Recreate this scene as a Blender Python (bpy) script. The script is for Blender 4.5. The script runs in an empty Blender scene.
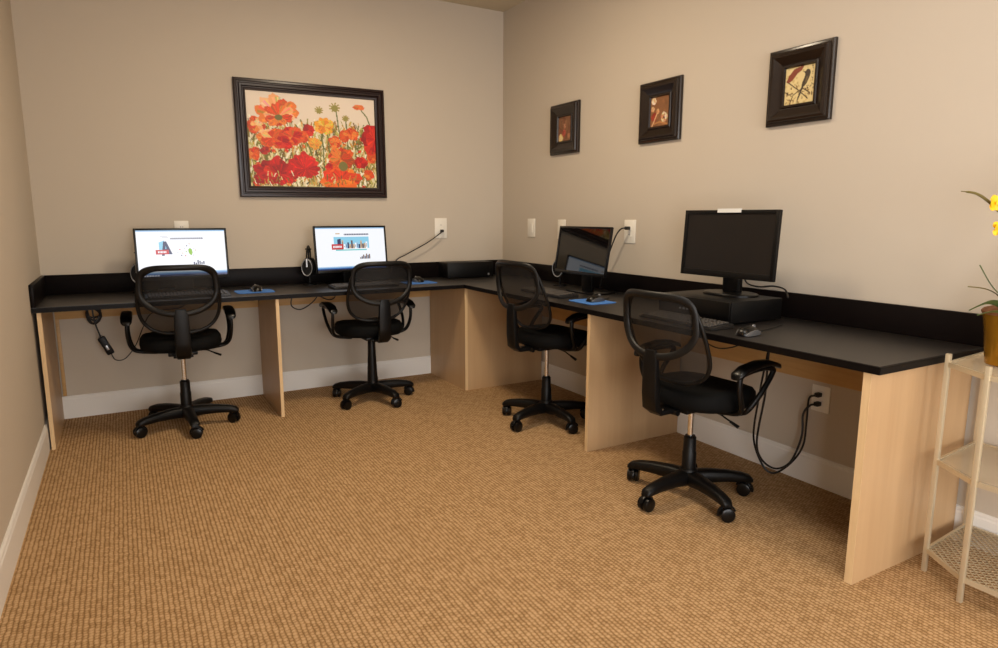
import bpy, bmesh, math, random
import numpy as np
from mathutils import Vector, Matrix, Euler
random.seed(7)
PI = math.pi
scene = bpy.context.scene
COL = scene.collection

# ------------------------------------------------------------------ materials
def new_mat(name):
    m = bpy.data.materials.new(name); m.use_nodes = True
    nt = m.node_tree
    return m, nt, nt.nodes['Principled BSDF']

def lin(r, g, b):
    f = lambda c: (c/255/12.92) if c/255 <= .04045 else ((c/255+.055)/1.055)**2.4
    return (f(r), f(g), f(b), 1)

def plain(name, col, rough=.5, metal=0, spec=.5, noise=0, nscale=40, bump=0, bscale=300, coat=0):
    m, nt, b = new_mat(name)
    b.inputs['Base Color'].default_value = col
    b.inputs['Roughness'].default_value = rough
    b.inputs['Metallic'].default_value = metal
    b.inputs['Specular IOR Level'].default_value = spec
    b.inputs['Coat Weight'].default_value = coat
    tc = nt.nodes.new('ShaderNodeTexCoord')
    if noise:
        n = nt.nodes.new('ShaderNodeTexNoise'); n.inputs['Scale'].default_value = nscale
        n.inputs['Detail'].default_value = 4
        nt.links.new(tc.outputs['Object'], n.inputs['Vector'])
        mx = nt.nodes.new('ShaderNodeMix'); mx.data_type = 'RGBA'
        mx.inputs[6].default_value = tuple(c*(1-noise) for c in col[:3])+(1,)
        mx.inputs[7].default_value = tuple(min(1, c*(1+noise)) for c in col[:3])+(1,)
        nt.links.new(n.outputs['Fac'], mx.inputs[0]); nt.links.new(mx.outputs[2], b.inputs['Base Color'])
    if bump:
        n = nt.nodes.new('ShaderNodeTexNoise'); n.inputs['Scale'].default_value = bscale
        nt.links.new(tc.outputs['Object'], n.inputs['Vector'])
        bp = nt.nodes.new('ShaderNodeBump'); bp.inputs['Strength'].default_value = bump
        bp.inputs['Distance'].default_value = .002
        nt.links.new(n.outputs['Fac'], bp.inputs['Height']); nt.links.new(bp.outputs['Normal'], b.inputs['Normal'])
    return m

def wood_mat(name, c1, c2, rough, sx, sy, sz, spec=.4):
    """fine straight grain; s* small = stretched along that axis"""
    m, nt, b = new_mat(name)
    tc = nt.nodes.new('ShaderNodeTexCoord'); mp = nt.nodes.new('ShaderNodeMapping')
    mp.inputs['Scale'].default_value = (sx, sy, sz)
    n = nt.nodes.new('ShaderNodeTexNoise'); n.inputs['Scale'].default_value = 1; n.inputs['Detail'].default_value = 5
    n.inputs['Roughness'].default_value = .6; n.inputs['Distortion'].default_value = .4
    cr = nt.nodes.new('ShaderNodeValToRGB')
    cr.color_ramp.elements[0].position = .3; cr.color_ramp.elements[0].color = c1
    cr.color_ramp.elements[1].position = .7; cr.color_ramp.elements[1].color = c2
    nt.links.new(tc.outputs['Object'], mp.inputs['Vector']); nt.links.new(mp.outputs['Vector'], n.inputs['Vector'])
    nt.links.new(n.outputs['Fac'], cr.inputs['Fac']); nt.links.new(cr.outputs['Color'], b.inputs['Base Color'])
    b.inputs['Roughness'].default_value = rough; b.inputs['Specular IOR Level'].default_value = spec
    return m

def emit(name, col, s=1.0, gloss=False):
    m, nt, b = new_mat(name)
    b.inputs['Base Color'].default_value = (.01, .01, .01, 1)
    b.inputs['Emission Color'].default_value = col
    b.inputs['Emission Strength'].default_value = s
    b.inputs['Roughness'].default_value = .25
    return m

WALL = plain('wall_paint', lin(196, 184, 168), .75, spec=.25, noise=.015, nscale=3, bump=.12, bscale=220)
CEIL = plain('ceiling_paint', lin(205, 192, 168), .9, spec=.2, noise=.02, nscale=60, bump=.3, bscale=150)
TRIM = plain('trim_white', lin(232, 228, 222), .4)
WOODP = wood_mat('maple_laminate', lin(184, 150, 111), lin(192, 158, 118), .42, 22, 22, 1.4)
WOODE = wood_mat('maple_edge_band', lin(208, 176, 132), lin(220, 190, 146), .42, 60, 60, 3)
RAILW = wood_mat('maple_rail', lin(186, 146, 92), lin(200, 160, 106), .45, 3, 3, 40)
DESK = wood_mat('dark_espresso_laminate', lin(18, 14, 12), lin(27, 21, 18), .4, 9, 9, 40, .75)
SPLASH = plain('dark_splash_laminate', lin(17, 12, 11), .4, spec=.08, noise=.15)
DESKE = plain('dark_edge_band', lin(9, 6, 6), .45, spec=.14, noise=.1)
BLK = plain('black_plastic', lin(8, 7, 7), .42, spec=.26, noise=.1, bump=.25, bscale=500)
BLKS = plain('black_smooth_plastic', lin(7, 6, 6), .3, spec=.32)
FRAMEP = plain('charcoal_frame_plastic', lin(15, 14, 14), .42, spec=.3, bump=.2, bscale=500)
SEATF = plain('black_seat_fabric', lin(6, 6, 6), .75, spec=.15, noise=.25, nscale=400, bump=.6, bscale=700)
CHROME = plain('chrome', (.82, .83, .85, 1), .22, 1)
SILVER = plain('silver_plastic', lin(170, 170, 172), .3, .6)
RUB = plain('rubber_cord', lin(16, 14, 13), .5)
PLATE = plain('white_wall_plate', lin(236, 230, 218), .35)
MSIL = plain('dull_silver_plastic', lin(112, 112, 114), .35, .5)
SLOT = plain('socket_dark', lin(60, 54, 48), .6)
FRMW = plain('espresso_picture_frame', lin(34, 17, 16), .3, spec=.4, noise=.1, nscale=25)
FRMW2 = plain('dark_brown_cove_frame', lin(30, 19, 13), .24, spec=.5, noise=.15, nscale=30)
PADB = plain('blue_mouse_pad', lin(64, 120, 196), .8, noise=.05, nscale=300)
KEYG = plain('grey_black_keys', lin(64, 60, 57), .45)
KEYG2 = plain('keyboard_case', lin(33, 31, 30), .4)
SCRD = plain('dark_glossy_glass', lin(9, 8, 8), .04, spec=.6)
SCRM = plain('dark_matte_panel', lin(24, 20, 18), .38, spec=.4)
RACKM = plain('champagne_metal', lin(206, 192, 164), .36, .5, noise=.05)
LEAF = plain('leaf_green', lin(74, 92, 48), .45, noise=.3, nscale=20)
STEMB = plain('olive_bud', lin(104, 92, 46), .5, noise=.2, nscale=30)
YEL = plain('yellow_petal', lin(246, 196, 22), .5, noise=.12, nscale=40)
BARK = plain('brown_moss', lin(112, 70, 38), .9, noise=.5, nscale=60, bump=1, bscale=90)
GOLD = plain('amber_gold_glaze', lin(158, 112, 26), .22, .55, noise=.3, nscale=12)
TAGW = plain('paper_label', lin(220, 220, 215), .6)
LAMPW = emit('lamp_diffuser', (1, .9, .76, 1), 6)
LAMPF = plain('lamp_rim', lin(225, 222, 214), .4)

def mesh_fabric():
    m, nt, b = new_mat('chair_back_net')
    b.inputs['Base Color'].default_value = lin(22, 20, 19); b.inputs['Roughness'].default_value = .7
    tr = nt.nodes.new('ShaderNodeBsdfTransparent'); mx = nt.nodes.new('ShaderNodeMixShader')
    mx.inputs[0].default_value = .72
    out = nt.nodes['Material Output']
    nt.links.new(tr.outputs[0], mx.inputs[1]); nt.links.new(b.outputs[0], mx.inputs[2]); nt.links.new(mx.outputs[0], out.inputs[0])
    return m
NET = mesh_fabric()

def rack_glass():
    m, nt, b = new_mat('frosted_shelf_glass')
    b.inputs['Base Color'].default_value = lin(206, 190, 160); b.inputs['Roughness'].default_value = .3
    tr = nt.nodes.new('ShaderNodeBsdfTransparent'); mx = nt.nodes.new('ShaderNodeMixShader'); mx.inputs[0].default_value = .38
    out = nt.nodes['Material Output']
    nt.links.new(tr.outputs[0], mx.inputs[1]); nt.links.new(b.outputs[0], mx.inputs[2]); nt.links.new(mx.outputs[0], out.inputs[0])
    return m
RGLASS = rack_glass()

def carpet_mat():
    m, nt, b = new_mat('ribbed_loop_carpet')
    N = nt.nodes.new; L = nt.links.new
    def math_(op, a, bb=None):
        n = N('ShaderNodeMath'); n.operation = op
        for i, v in enumerate((a, bb)):
            if v is None: continue
            if isinstance(v, (int, float)): n.inputs[i].default_value = v
            else: L(v, n.inputs[i])
        return n.outputs[0]
    tc = N('ShaderNodeTexCoord'); 
    nz = N('ShaderNodeTexNoise'); nz.inputs['Scale'].default_value = 30; nz.inputs['Detail'].default_value = 2
    L(tc.outputs['Object'], nz.inputs['Vector'])
    sp = N('ShaderNodeSeparateXYZ'); L(tc.outputs['Object'], sp.inputs[0])
    wob = math_('MULTIPLY', math_('SUBTRACT', nz.outputs['Fac'], .5), .9)
    X = math_('ADD', math_('DIVIDE', sp.outputs['X'], .0152), math_('MULTIPLY', wob, .7))
    rib = math_('ABSOLUTE', math_('SINE', math_('MULTIPLY', X, PI)))
    idx = math_('FLOOR', X)
    off = math_('MULTIPLY', math_('FRACT', math_('MULTIPLY', idx, .5)), 1.0)
    Y = math_('ADD', math_('ADD', math_('DIVIDE', sp.outputs['Y'], .0145), off), wob)
    loop = math_('ABSOLUTE', math_('SINE', math_('MULTIPLY', Y, PI)))
    h = math_('MULTIPLY', math_('POWER', rib, .6), math_('ADD', .5, math_('MULTIPLY', math_('POWER', loop, .8), .5)))
    fine = N('ShaderNodeTexNoise'); fine.inputs['Scale'].default_value = 330; fine.inputs['Detail'].default_value = 3
    L(tc.outputs['Object'], fine.inputs['Vector'])
    big = N('ShaderNodeTexNoise'); big.inputs['Scale'].default_value = 9; big.inputs['Detail'].default_value = 3
    L(tc.outputs['Object'], big.inputs['Vector'])
    cid = N('ShaderNodeCombineXYZ'); L(idx, cid.inputs[0]); L(math_('FLOOR', Y), cid.inputs[1])
    wn = N('ShaderNodeTexWhiteNoise'); wn.noise_dimensions = '2D'; L(cid.outputs[0], wn.inputs['Vector'])
    v = math_('ADD', h, math_('MULTIPLY', math_('SUBTRACT', wn.outputs['Value'], .5), .4))
    v = math_('ADD', v, math_('MULTIPLY', math_('SUBTRACT', fine.outputs['Fac'], .5), 1.5))
    v = math_('ADD', v, math_('MULTIPLY', math_('SUBTRACT', big.outputs['Fac'], .5), .05))
    cr = N('ShaderNodeValToRGB')
    e = cr.color_ramp.elements
    e[0].position = .0; e[0].color = lin(122, 92, 60)
    e[1].position = 1.05 - .05; e[1].color = lin(194, 160, 120)
    k = e.new(.5); k.color = lin(158, 124, 84)
    L(v, cr.inputs['Fac']); L(cr.outputs['Color'], b.inputs['Base Color'])
    b.inputs['Roughness'].default_value = .95; b.inputs['Specular IOR Level'].default_value = .1
    bp = N('ShaderNodeBump'); bp.inputs['Strength'].default_value = .6; bp.inputs['Distance'].default_value = .003
    L(h, bp.inputs['Height']); L(bp.outputs['Normal'], b.inputs['Normal'])
    return m
CARPET = carpet_mat()

def art_mat(name, rough=.3):
    m, nt, b = new_mat(name)
    at = nt.nodes.new('ShaderNodeAttribute'); at.attribute_name = 'Col'
    nt.links.new(at.outputs['Color'], b.inputs['Base Color']); b.inputs['Roughness'].default_value = rough
    return m
ART = art_mat('printed_picture', .55)

# ------------------------------------------------------------------ mesh helpers
class MB:
    def __init__(s): s.bm = bmesh.new(); s.mi = 0
    def _new(s, verts, faces, M=None):
        vs = [s.bm.verts.new((M @ Vector(v)) if M else Vector(v)) for v in verts]
        for f in faces:
            try:
                fc = s.bm.faces.new([vs[i] for i in f]); fc.material_index = s.mi
            except ValueError: pass
        return vs
    def box(s, x0, x1, y0, y1, z0, z1, bev=0, M=None, seg=2):
        t = bmesh.new()
        bmesh.ops.create_cube(t, size=1)
        for v in t.verts:
            v.co = Vector((x0+(v.co.x+.5)*(x1-x0), y0+(v.co.y+.5)*(y1-y0), z0+(v.co.z+.5)*(z1-z0)))
        if bev: bmesh.ops.bevel(t, geom=t.edges[:], offset=bev, segments=seg, profile=.5, affect='EDGES')
        t.verts.ensure_lookup_table(); t.verts.index_update()
        s._new([v.co.copy() for v in t.verts], [[v.index for v in f.verts] for f in t.faces], M); t.free()
        return s
    def tube(s, pts, r, n=8, closed=False, flat=1.0, M=None, up=None, caps=True):
        """swept round (or flattened) bar; r number or list"""
        P = [Vector(p) for p in pts]; m = len(P)
        R = r if isinstance(r, (list, tuple)) else [r]*m
        T = []
        for i in range(m):
            a = P[(i-1) % m] if (closed or i > 0) else P[i]
            b = P[(i+1) % m] if (closed or i < m-1) else P[i]
            T.append((b-a).normalized())
        nrm = Vector(up) if up else Vector((0, 0, 1))
        if abs(nrm.dot(T[0])) > .95: nrm = Vector((1, 0, 0))
        verts = []
        for i in range(m):
            ref = Vector(up) if up else nrm
            nn = (ref - T[i]*ref.dot(T[i]))
            if nn.length < 1e-4: nn = (nrm - T[i]*nrm.dot(T[i]))
            nn.normalize(); nrm = nn; bb = T[i].cross(nn)
            for k in range(n):
                a = 2*PI*k/n
                verts.append(P[i]+nn*math.cos(a)*R[i]*flat+bb*math.sin(a)*R[i])
        faces = []
        for i in range(m if closed else m-1):
            j = (i+1) % m
            for k in range(n):
                l = (k+1) % n
                faces.append((i*n+k, i*n+l, j*n+l, j*n+k))
        if not closed and caps:
            faces.append(tuple(range(n-1, -1, -1))); faces.append(tuple((m-1)*n+k for k in range(n)))
        s._new(verts, faces, M); return s
    def lathe(s, prof, n=24, M=None):
        """prof list of (r,z)"""
        verts = []; faces = []
        for r, z in prof:
            for k in range(n):
                a = 2*PI*k/n; verts.append((r*math.cos(a), r*math.sin(a), z))
        m = len(prof)
        for i in range(m-1):
            for k in range(n):
                l = (k+1) % n; faces.append((i*n+k, i*n+l, (i+1)*n+l, (i+1)*n+k))
        faces.append(tuple(range(n-1, -1, -1))); faces.append(tuple((m-1)*n+k for k in range(n)))
        s._new(verts, faces, M); return s
    def loft(s, rings, cap=True, M=None):
        n = len(rings[0]); verts = [v for r in rings for v in r]; faces = []
        for i in range(len(rings)-1):
            for k in range(n):
                l = (k+1) % n; faces.append((i*n+k, i*n+l, (i+1)*n+l, (i+1)*n+k))
        if cap:
            faces.append(tuple(range(n-1, -1, -1))); faces.append(tuple((len(rings)-1)*n+k for k in range(n)))
        s._new(verts, faces, M); return s
    def prism(s, poly, z0, z1, M=None):
        n = len(poly)
        verts = [(x, y, z0) for x, y in poly]+[(x, y, z1) for x, y in poly]
        faces = [tuple(range(n-1, -1, -1)), tuple(range(n, 2*n))]
        faces += [(k, (k+1) % n, n+(k+1) % n, n+k) for k in range(n)]
        s._new(verts, faces, M); return s
    def quad(s, pts, M=None):
        s._new(pts, [tuple(range(len(pts)))], M); return s
    def build(s, name, mats, parent=None, loc=(0, 0, 0), rot=(0, 0, 0), smooth=True, ang=40):
        bmesh.ops.recalc_face_normals(s.bm, faces=s.bm.faces[:])
        me = bpy.data.meshes.new(name); s.bm.to_mesh(me); s.bm.free()
        for m in (mats if isinstance(mats, (list, tuple)) else [mats]): me.materials.append(m)
        if smooth:
            me.polygons.foreach_set('use_smooth', [True]*len(me.polygons))
            me.set_sharp_from_angle(angle=math.radians(ang))
        o = bpy.data.objects.new(name, me); COL.objects.link(o)
        o.location = loc; o.rotation_euler = rot
        if parent: o.parent = parent
        return o

def empty(name, loc=(0, 0, 0), rz=0):
    o = bpy.data.objects.new(name, None); COL.objects.link(o)
    o.location = loc; o.rotation_euler = (0, 0, rz); o.empty_display_size = .05
    return o
def tag(o, label, cat, group=None):
    o['label'] = label; o['category'] = cat
    if group: o['group'] = group
    return o
def struct(o): o['kind'] = 'structure'; return o
def spline(pts, n=8, closed=False):
    """Catmull-Rom"""
    P = [Vector(p) for p in pts]; out = []; m = len(P)
    for i in range(m if closed else m-1):
        g = (lambda k: P[k % m]) if closed else (lambda k: P[max(0, min(m-1, k))])
        a, b, c, d = g(i-1), g(i), g(i+1), g(i+2)
        for k in range(n):
            t = k/n
            out.append(.5*((2*b)+(c-a)*t+(2*a-5*b+4*c-d)*t*t+(3*b-a-3*c+d)*t**3))
    if not closed: out.append(P[-1])
    return out
def cord(name, pts, r, parent=None, mat=None, n=8, loc=(0, 0, 0)):
    return MB().tube(spline(pts, n), r, 6).build(name, mat or RUB, parent, loc)

# ------------------------------------------------------------------ room shell
W = 3.09; CH = 2.752; YF = -8.3; BB = .0125; HB = .137
struct(MB().box(-W-.1, .1, YF-.1, .1, -.1, 0).build('floor', CARPET))
struct(MB().box(-W-.1, .1, YF-.1, .1, CH, CH+.1).build('ceiling', CEIL))
struct(MB().box(-W-.1, .1, 0, .1, 0, CH).build('wall_back', WALL))
struct(MB().box(0, .1, YF, 0, 0, CH).build('wall_right', WALL))
struct(MB().box(-W-.1, -W, YF, 0, 0, CH).build('wall_left', WALL))
struct(MB().box(-W-.1, .1, YF-.1, YF, 0, CH).build('wall_front', WALL))
def base_profile(h=HB, t=BB):
    return [(0, 0), (t, 0), (t, h-.022), (t*.75, h-.016), (t*.75, h-.008), (t*.35, h), (0, h)]
def baseboard(name, p0, p1, nrm):
    p0, p1, nrm = Vector(p0), Vector(p1), Vector(nrm)
    rings = [[p + nrm*a + Vector((0, 0, z)) for a, z in base_profile()] for p in (p0, p1)]
    return struct(MB().loft(rings).build(name, TRIM, ang=25))
baseboard('baseboard_back', (-W, 0, 0), (0, 0, 0), (0, -1, 0))
baseboard('baseboard_right', (0, 0, 0), (0, YF, 0), (-1, 0, 0))
baseboard('baseboard_left', (-W, 0, 0), (-W, YF, 0), (1, 0, 0))

# ------------------------------------------------------------------ desk run
D1 = .62; D2 = .66; YE = -3.4657; HT = .75; TH = .0265; HS = .866
ZB = HT-TH
wt = tag(empty('desk_worktop', (0, 0, HT)),
         'long L-shaped black worktop with raised splash edge running around the corner', 'worktop')
m = MB()
m.prism([(-W+.001, -.001), (-W+.001, -D1), (-D2, -D1), (-D2, YE), (-.001, YE), (-.001, -.001)], -TH, 0)
bmesh.ops.bevel(m.bm, geom=[e for e in m.bm.edges if abs(e.verts[0].co.z) < 1e-6 and abs(e.verts[1].co.z) < 1e-6],
                offset=.003, segments=2, affect='EDGES')
m.build('desktop', DESK, wt)
MB().box(-W+.001, -.001, -.02, -.001, .0005, HS-HT, .002).build('backsplash', SPLASH, wt)
MB().box(-.02, -.001, YE, -.0205, .0005, HS-HT, .002).build('backsplash', SPLASH, wt)
MB().box(-W+.001, -W+.02, -D1, -.0205, .0005, HS-HT, .002).build('backsplash', SPLASH, wt)
# edge band: the visible front edges
MB().box(-W+.001, -D2, -D1-.0015, -D1-.0001, -TH+.0005, -.002).build('edge_band', DESKE, wt)
MB().box(-D2-.0015, -D2-.0001, YE, -D1-.002, -TH+.0005, -.002).build('edge_band', DESKE, wt)
MB().box(-D2, -.001, YE-.0015, YE-.0001, -TH+.0005, -.002).build('edge_band', DESKE, wt)

def panel(name_label, axis, pos, th, front, batten=None):
    """upright support board under the worktop; axis 'x': plane normal x, runs from wall_back"""
    top = ZB-.0005
    if axis == 'x':
        o = empty('desk_divider', (pos, front/2, 0))
        MB().box(-th/2, th/2, front/2+.0012, -front/2-.0135, 0, top).build('board', WOODP, o)
        MB().box(-th/2, th/2, front/2, front/2+.001, 0, top).build('edge_band', WOODE, o)
    else:
        o = empty('desk_divider', (front/2, pos, 0))
        MB().box(front/2+.0012, -front/2-.0135, -th/2, th/2, 0, top).build('board', WOODP, o)
        MB().box(front/2, front/2+.001, -th/2, th/2, 0, top).build('edge_band', WOODE, o)
    return tag(o, name_label, 'desk panel', None)
FB1 = -.608; FB2 = -.652
panel('light maple desk panel against the left wall', 'x', -W+.0205+.0095, .019, FB1)
panel('light maple desk panel between the two lit computers', 'x', -1.897, .019, FB1)
panel('light maple desk panel between the two chairs on the right run', 'y', -1.992, .022, FB2)
panel('light maple end panel beside the metal rack', 'y', -3.424, .026, FB2)
# corner cabinet: two finished faces meeting under the inner corner
cc = tag(empty('corner_cabinet', (-.33, -.305, 0)), 'light maple boxed cabinet filling the corner under the worktop', 'cabinet')
MB().box(-.652+.33, -.632+.33, -.608+.305+.0005, -.0135+.305, 0, ZB-.0005).build('side_board', WOODP, cc)
MB().box(-.631+.33, -.0135+.33, -.608+.305, -.590+.305, 0, ZB-.0005).build('front_board', WOODP, cc)
MB().box(-.652+.33, -.6315+.33, -.609+.305, -.608+.305, 0, ZB-.0005).build('edge_band', WOODE, cc)
# support rails on the walls below the worktop
def rail(x0, x1, y0, y1, z0, z1, label):
    cx, cy = (x0+x1)/2, (y0+y1)/2
    o = MB().box(x0-cx, x1-cx, y0-cy, y1-cy, 0, z1-z0, .001).build('support_rail', RAILW, None, (cx, cy, z0))
    return tag(o, label, 'rail', None)
rail(-3.043, -1.908, -.019, -.001, .605, ZB-.0005, 'tan wooden rail under the worktop behind the leftmost chair')
rail(-1.886, -.654, -.019, -.001, .605, ZB-.0005, 'tan wooden rail under the worktop behind the second chair from left')
rail(-.019, -.001, -1.979, -.592, .485, ZB-.0005, 'tan wooden rail under the worktop right of the corner cabinet')
rail(-.019, -.001, -3.409, -2.005, .485, ZB-.0005, 'tan wooden rail under the worktop above the double plugged socket')
o = MB().box(-.009, .009, -.0085, .0085, 0, .463, .001).build('wall_batten', RAILW, None, (-3.034, -.0095, .141))
tag(o, 'narrow upright tan batten on the back wall beside the leftmost desk panel', 'batten')

# ------------------------------------------------------------------ office chairs
def superell(a, b, p, n=40, cx=0):
    out = []
    for k in range(n):
        t = 2*PI*k/n; c, s_ = math.cos(t), math.sin(t)
        out.append((cx+a*math.copysign(abs(c)**(2/p), c), b*math.copysign(abs(s_)**(2/p), s_)))
    return out

def back_outline(zb, zt, w, hoop, n=64):
    """closed list of (s, z): square-shouldered top, rounded belly ending at zb"""
    zm = .79 if hoop else .73
    out = []
    for k in range(n):
        t = 2*PI*k/n; c, s_ = math.cos(t), math.sin(t)
        if s_ >= 0:
            p = 4.6 if hoop else 4.2
            out.append((w*math.copysign(abs(c)**(2/p), c), zm+(zt-zm)*abs(s_)**(2/p)))
        else:
            p = 2.2 if hoop else 2.9
            out.append((w*math.copysign(abs(c)**(2/p), c), zm-(zm-zb)*abs(s_)**(2/p)))
    # a slight taper: narrower at the very top
    return [(s_*(1-(.03 if hoop else .12)*max(0, (z-.76)/.14)), z) for s_, z in out]

def make_chair(loc, heading, phase, h, lift, label):
    """mesh-back swivel chair facing local +x; h raises seat and back; lift 'chrome' or 'black'"""
    root = tag(empty('office_chair', (loc[0], loc[1], 0), math.radians(heading)), label, 'chair', 'black swivel chairs at the desks')
    ph = math.radians(phase-heading)
    # base
    MB().lathe([(.030, .055), (.040, .062), (.043, .085), (.040, .118), (.034, .128), (.030, .128)], 20).build('base_hub', BLK, root)
    for k in range(5):
        a = ph+k*2*PI/5
        M = Matrix.Rotation(a, 4, 'Z')
        rings = []
        for x, z, wv, hv in ((.032, .088, .034, .032), (.09, .092, .030, .029), (.17, .091, .026, .025), (.235, .085, .024, .021), (.268, .078, .024, .017), (.280, .073, .018, .010)):
            ring = []
            for q in range(12):
                t = 2*PI*q/12; c, s_ = math.cos(t), math.sin(t)
                ring.append((x, wv*math.copysign(abs(c)**.6, c), z+hv*math.copysign(abs(s_)**.6, s_)))
            rings.append(ring)
        arm = MB().loft(rings, M=M).build('base_leg', BLK, root, ang=50)
        # caster: two wheels, hood and stem
        cm = MB()
        Mc = M @ Matrix.Translation((.258, 0, 0)) @ Matrix.Rotation(.5+k*1.3, 4, 'Z')
        for sy in (-1, 1):
            Mw = Mc @ Matrix.Translation((-.008, sy*.0155, .0300)) @ Matrix.Rotation(PI/2, 4, 'X')
            cm.lathe([(.004, -.011), (.022, -.011), (.0288, -.008), (.0300, 0), (.0288, .008), (.022, .011), (.004, .011)], 18, Mw)
        cm.tube([Vector((.0, 0, .036)), Vector((.0, 0, .068))], .009, 10, M=Mc)
        hood = []
        for q in range(9):
            t = -.2+q/8*(PI*.95)
            hood.append((-.008+.035*math.cos(t), 0, .030+.035*math.sin(t)))
        cm.tube(hood, .009, 6, M=Mc, flat=.6)
        cm.build('caster', BLKS, arm, ang=50)
    # gas lift
    zs = .402+h
    if lift == 'chrome':
        MB().lathe([(.030, .128), (.030, .20), (.0275, .205), (.0265, .268), (.021, .272), (.021, .276), (.014, .276)], 20).build('column_cover', BLK, root)
        MB().lathe([(.0125, .2765), (.0125, zs-.002)], 16).build('gas_piston', CHROME, root)
    else:
        MB().lathe([(.034, .128), (.031, .22), (.027, .30), (.024, zs-.012), (.020, zs-.002)], 20).build('column_cover', BLK, root)
    # mechanism plate under the seat
    mp = MB()
    mp.box(-.115, .10, -.075, .075, zs, zs+.022, .006)
    mp.box(-.225, -.10, -.034, .034, zs+.002, zs+.022, .006)
    mp.tube([(-.14, -.05, zs+.006), (-.14, .05, zs+.006)], .012, 10)
    mp.build('seat_plate', BLK, root)
    # height lever, to the chair's right
    lv = MB()
    lv.tube(spline([(.0, -.07, zs+.010), (.02, -.13, zs-.002), (.03, -.155, zs-.016), (.04, -.175, zs-.028)], 5), .004, 6)
    lv.tube([(.038, -.17, zs-.026), (.048, -.205, zs-.044)], [.0075, .010], 8, flat=.7)
    lv.build('height_lever', BLK, root)
    # cushion
    z0 = zs+.022
    sa = []
    for sc, z in ((.80, 0), (.93, .004), (.985, .016), (1.0, .036), (.985, .056), (.93, .070), (.80, .078), (.5, .0795), (.2, .078)):
        ring = []
        for x, y in superell(.205*sc, .214*sc, 2.7, 44, .046):
            zz = z0+z
            xr = (x-.046)/.205
            if xr > .5: zz -= (xr-.5)**2*.06        # waterfall front
            if z > .05: zz += .012*(y/.212)**2*(1 if sc < .95 else .6) - (.006 if sc < .6 else 0)
            ring.append((x, y, zz))
        sa.append(ring)
    MB().loft(sa).build('seat', SEATF, root, ang=70)
    # back: hoop + belly outline share the upper part
    def xo(s_, z): return -.222-.10*(z-.45)+1.45*s_*s_+.09*max(0, min(1, (.80-z)/.25))**1.4
    def xh(s_, z): return -.238-.10*(z-.45)+1.45*s_*s_
    hoop = [(xh(s_, z), s_, z+h) for s_, z in back_outline(.656, .905, .188, 1)]
    bf = MB().tube(hoop, .0155, 8, closed=True, flat=.62, up=(1, 0, 0)).build('back_frame', FRAMEP, root, ang=60)
    rim = [(xo(s_, z), s_, z+h) for s_, z in back_outline(.535, .900, .202, 0)]
    MB().tube(rim, .0095, 8, closed=True, flat=.8, up=(1, 0, 0)).build('back_rim', FRAMEP, bf, ang=60)
    ol = back_outline(.535, .900, .202, 0); nn = len(ol)
    verts = [(xo(0, .725), 0, .725+h)]; faces = []
    RN = 8
    for r in range(1, RN+1):
        f = r/RN
        for s_, z in ol:
            ss, zz = s_*f, .725+(z-.725)*f
            verts.append((xo(ss, zz), ss, zz+h))
    for k in range(nn): faces.append((0, 1+k, 1+(k+1) % nn))
    for r in range(RN-1):
        for k in range(nn):
            a = 1+r*nn; faces.append((a+k, a+(k+1) % nn, a+nn+(k+1) % nn, a+nn+k))
    mb = MB(); mb._new(verts, faces); mb.build('mesh_panel', NET, bf, ang=80)
    # spine from under the seat to the hoop's belly
    rings = []
    for x, z, wv, tv in ((-.172, .408, .030, .010), (-.214, .410, .036, .016), (-.244, .435, .040, .020), (-.252, .50, .040, .019), (-.256, .60, .038, .016), (-.259, .655, .035, .013), (-.259, .680, .026, .010)):
        ring = []
        for q in range(12):
            t = 2*PI*q/12; c, s_ = math.cos(t), math.sin(t)
            ring.append((x+tv*math.copysign(abs(c)**.5, c), wv*math.copysign(abs(s_)**.5, s_), z+h))
        rings.append(ring)
    sp = MB().loft(rings).build('back_spine', BLK, root, ang=50)
    MB().tube([(-.255, -.045, .656+h), (-.255, .045, .656+h)], .010, 8).build('spine_clamp', BLK, sp)
    MB().lathe([(.004, 0), (.004, .003)], 8, Matrix.Translation((-.222, -.0385, .435+h)) @ Matrix.Rotation(PI/2, 4, 'X')).build('bolt', CHROME, sp)
    # looped armrests
    for sy in (-1, 1):
        y1 = sy*.264; y0 = sy*.213; ym = sy*.252
        loop = spline([(.03, sy*.13, zs+.012), (.05, y0, zs+.018), (.055, ym-sy*.006, zs+.045), (.10, y1, zs+.11), (.160, y1, zs+.178), (.160, y1, zs+.200),
                       (.10, y1, zs+.211), (.0, y1, zs+.203), (-.040, y1, zs+.185), (-.035, y1, zs+.115), (-.005, ym, zs+.050), (.01, y0, zs+.022), (.005, sy*.13, zs+.012)], 5)
        ar = MB().tube(loop, .0125, 8, flat=.8, up=(0, 1, 0)).build('armrest', BLK, root, ang=60)
        rings = []
        for x, z, wv, tv in ((-.075, .190, .018, .007), (-.065, .200, .027, .012), (-.02, .219, .030, .014), (.06, .231, .029, .014), (.13, .229, .027, .012), (.185, .214, .023, .010), (.20, .203, .014, .006)):
            ring = []
            for q in range(12):
                t = 2*PI*q/12; c, s_ = math.cos(t), math.sin(t)
                ring.append((x, y1+wv*math.copysign(abs(c)**.7, c), zs+z+tv*math.copysign(abs(s_)**.7, s_)))
            rings.append(ring)
        MB().loft(rings).build('arm_pad', BLKS, ar, ang=60)
    return root

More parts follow.
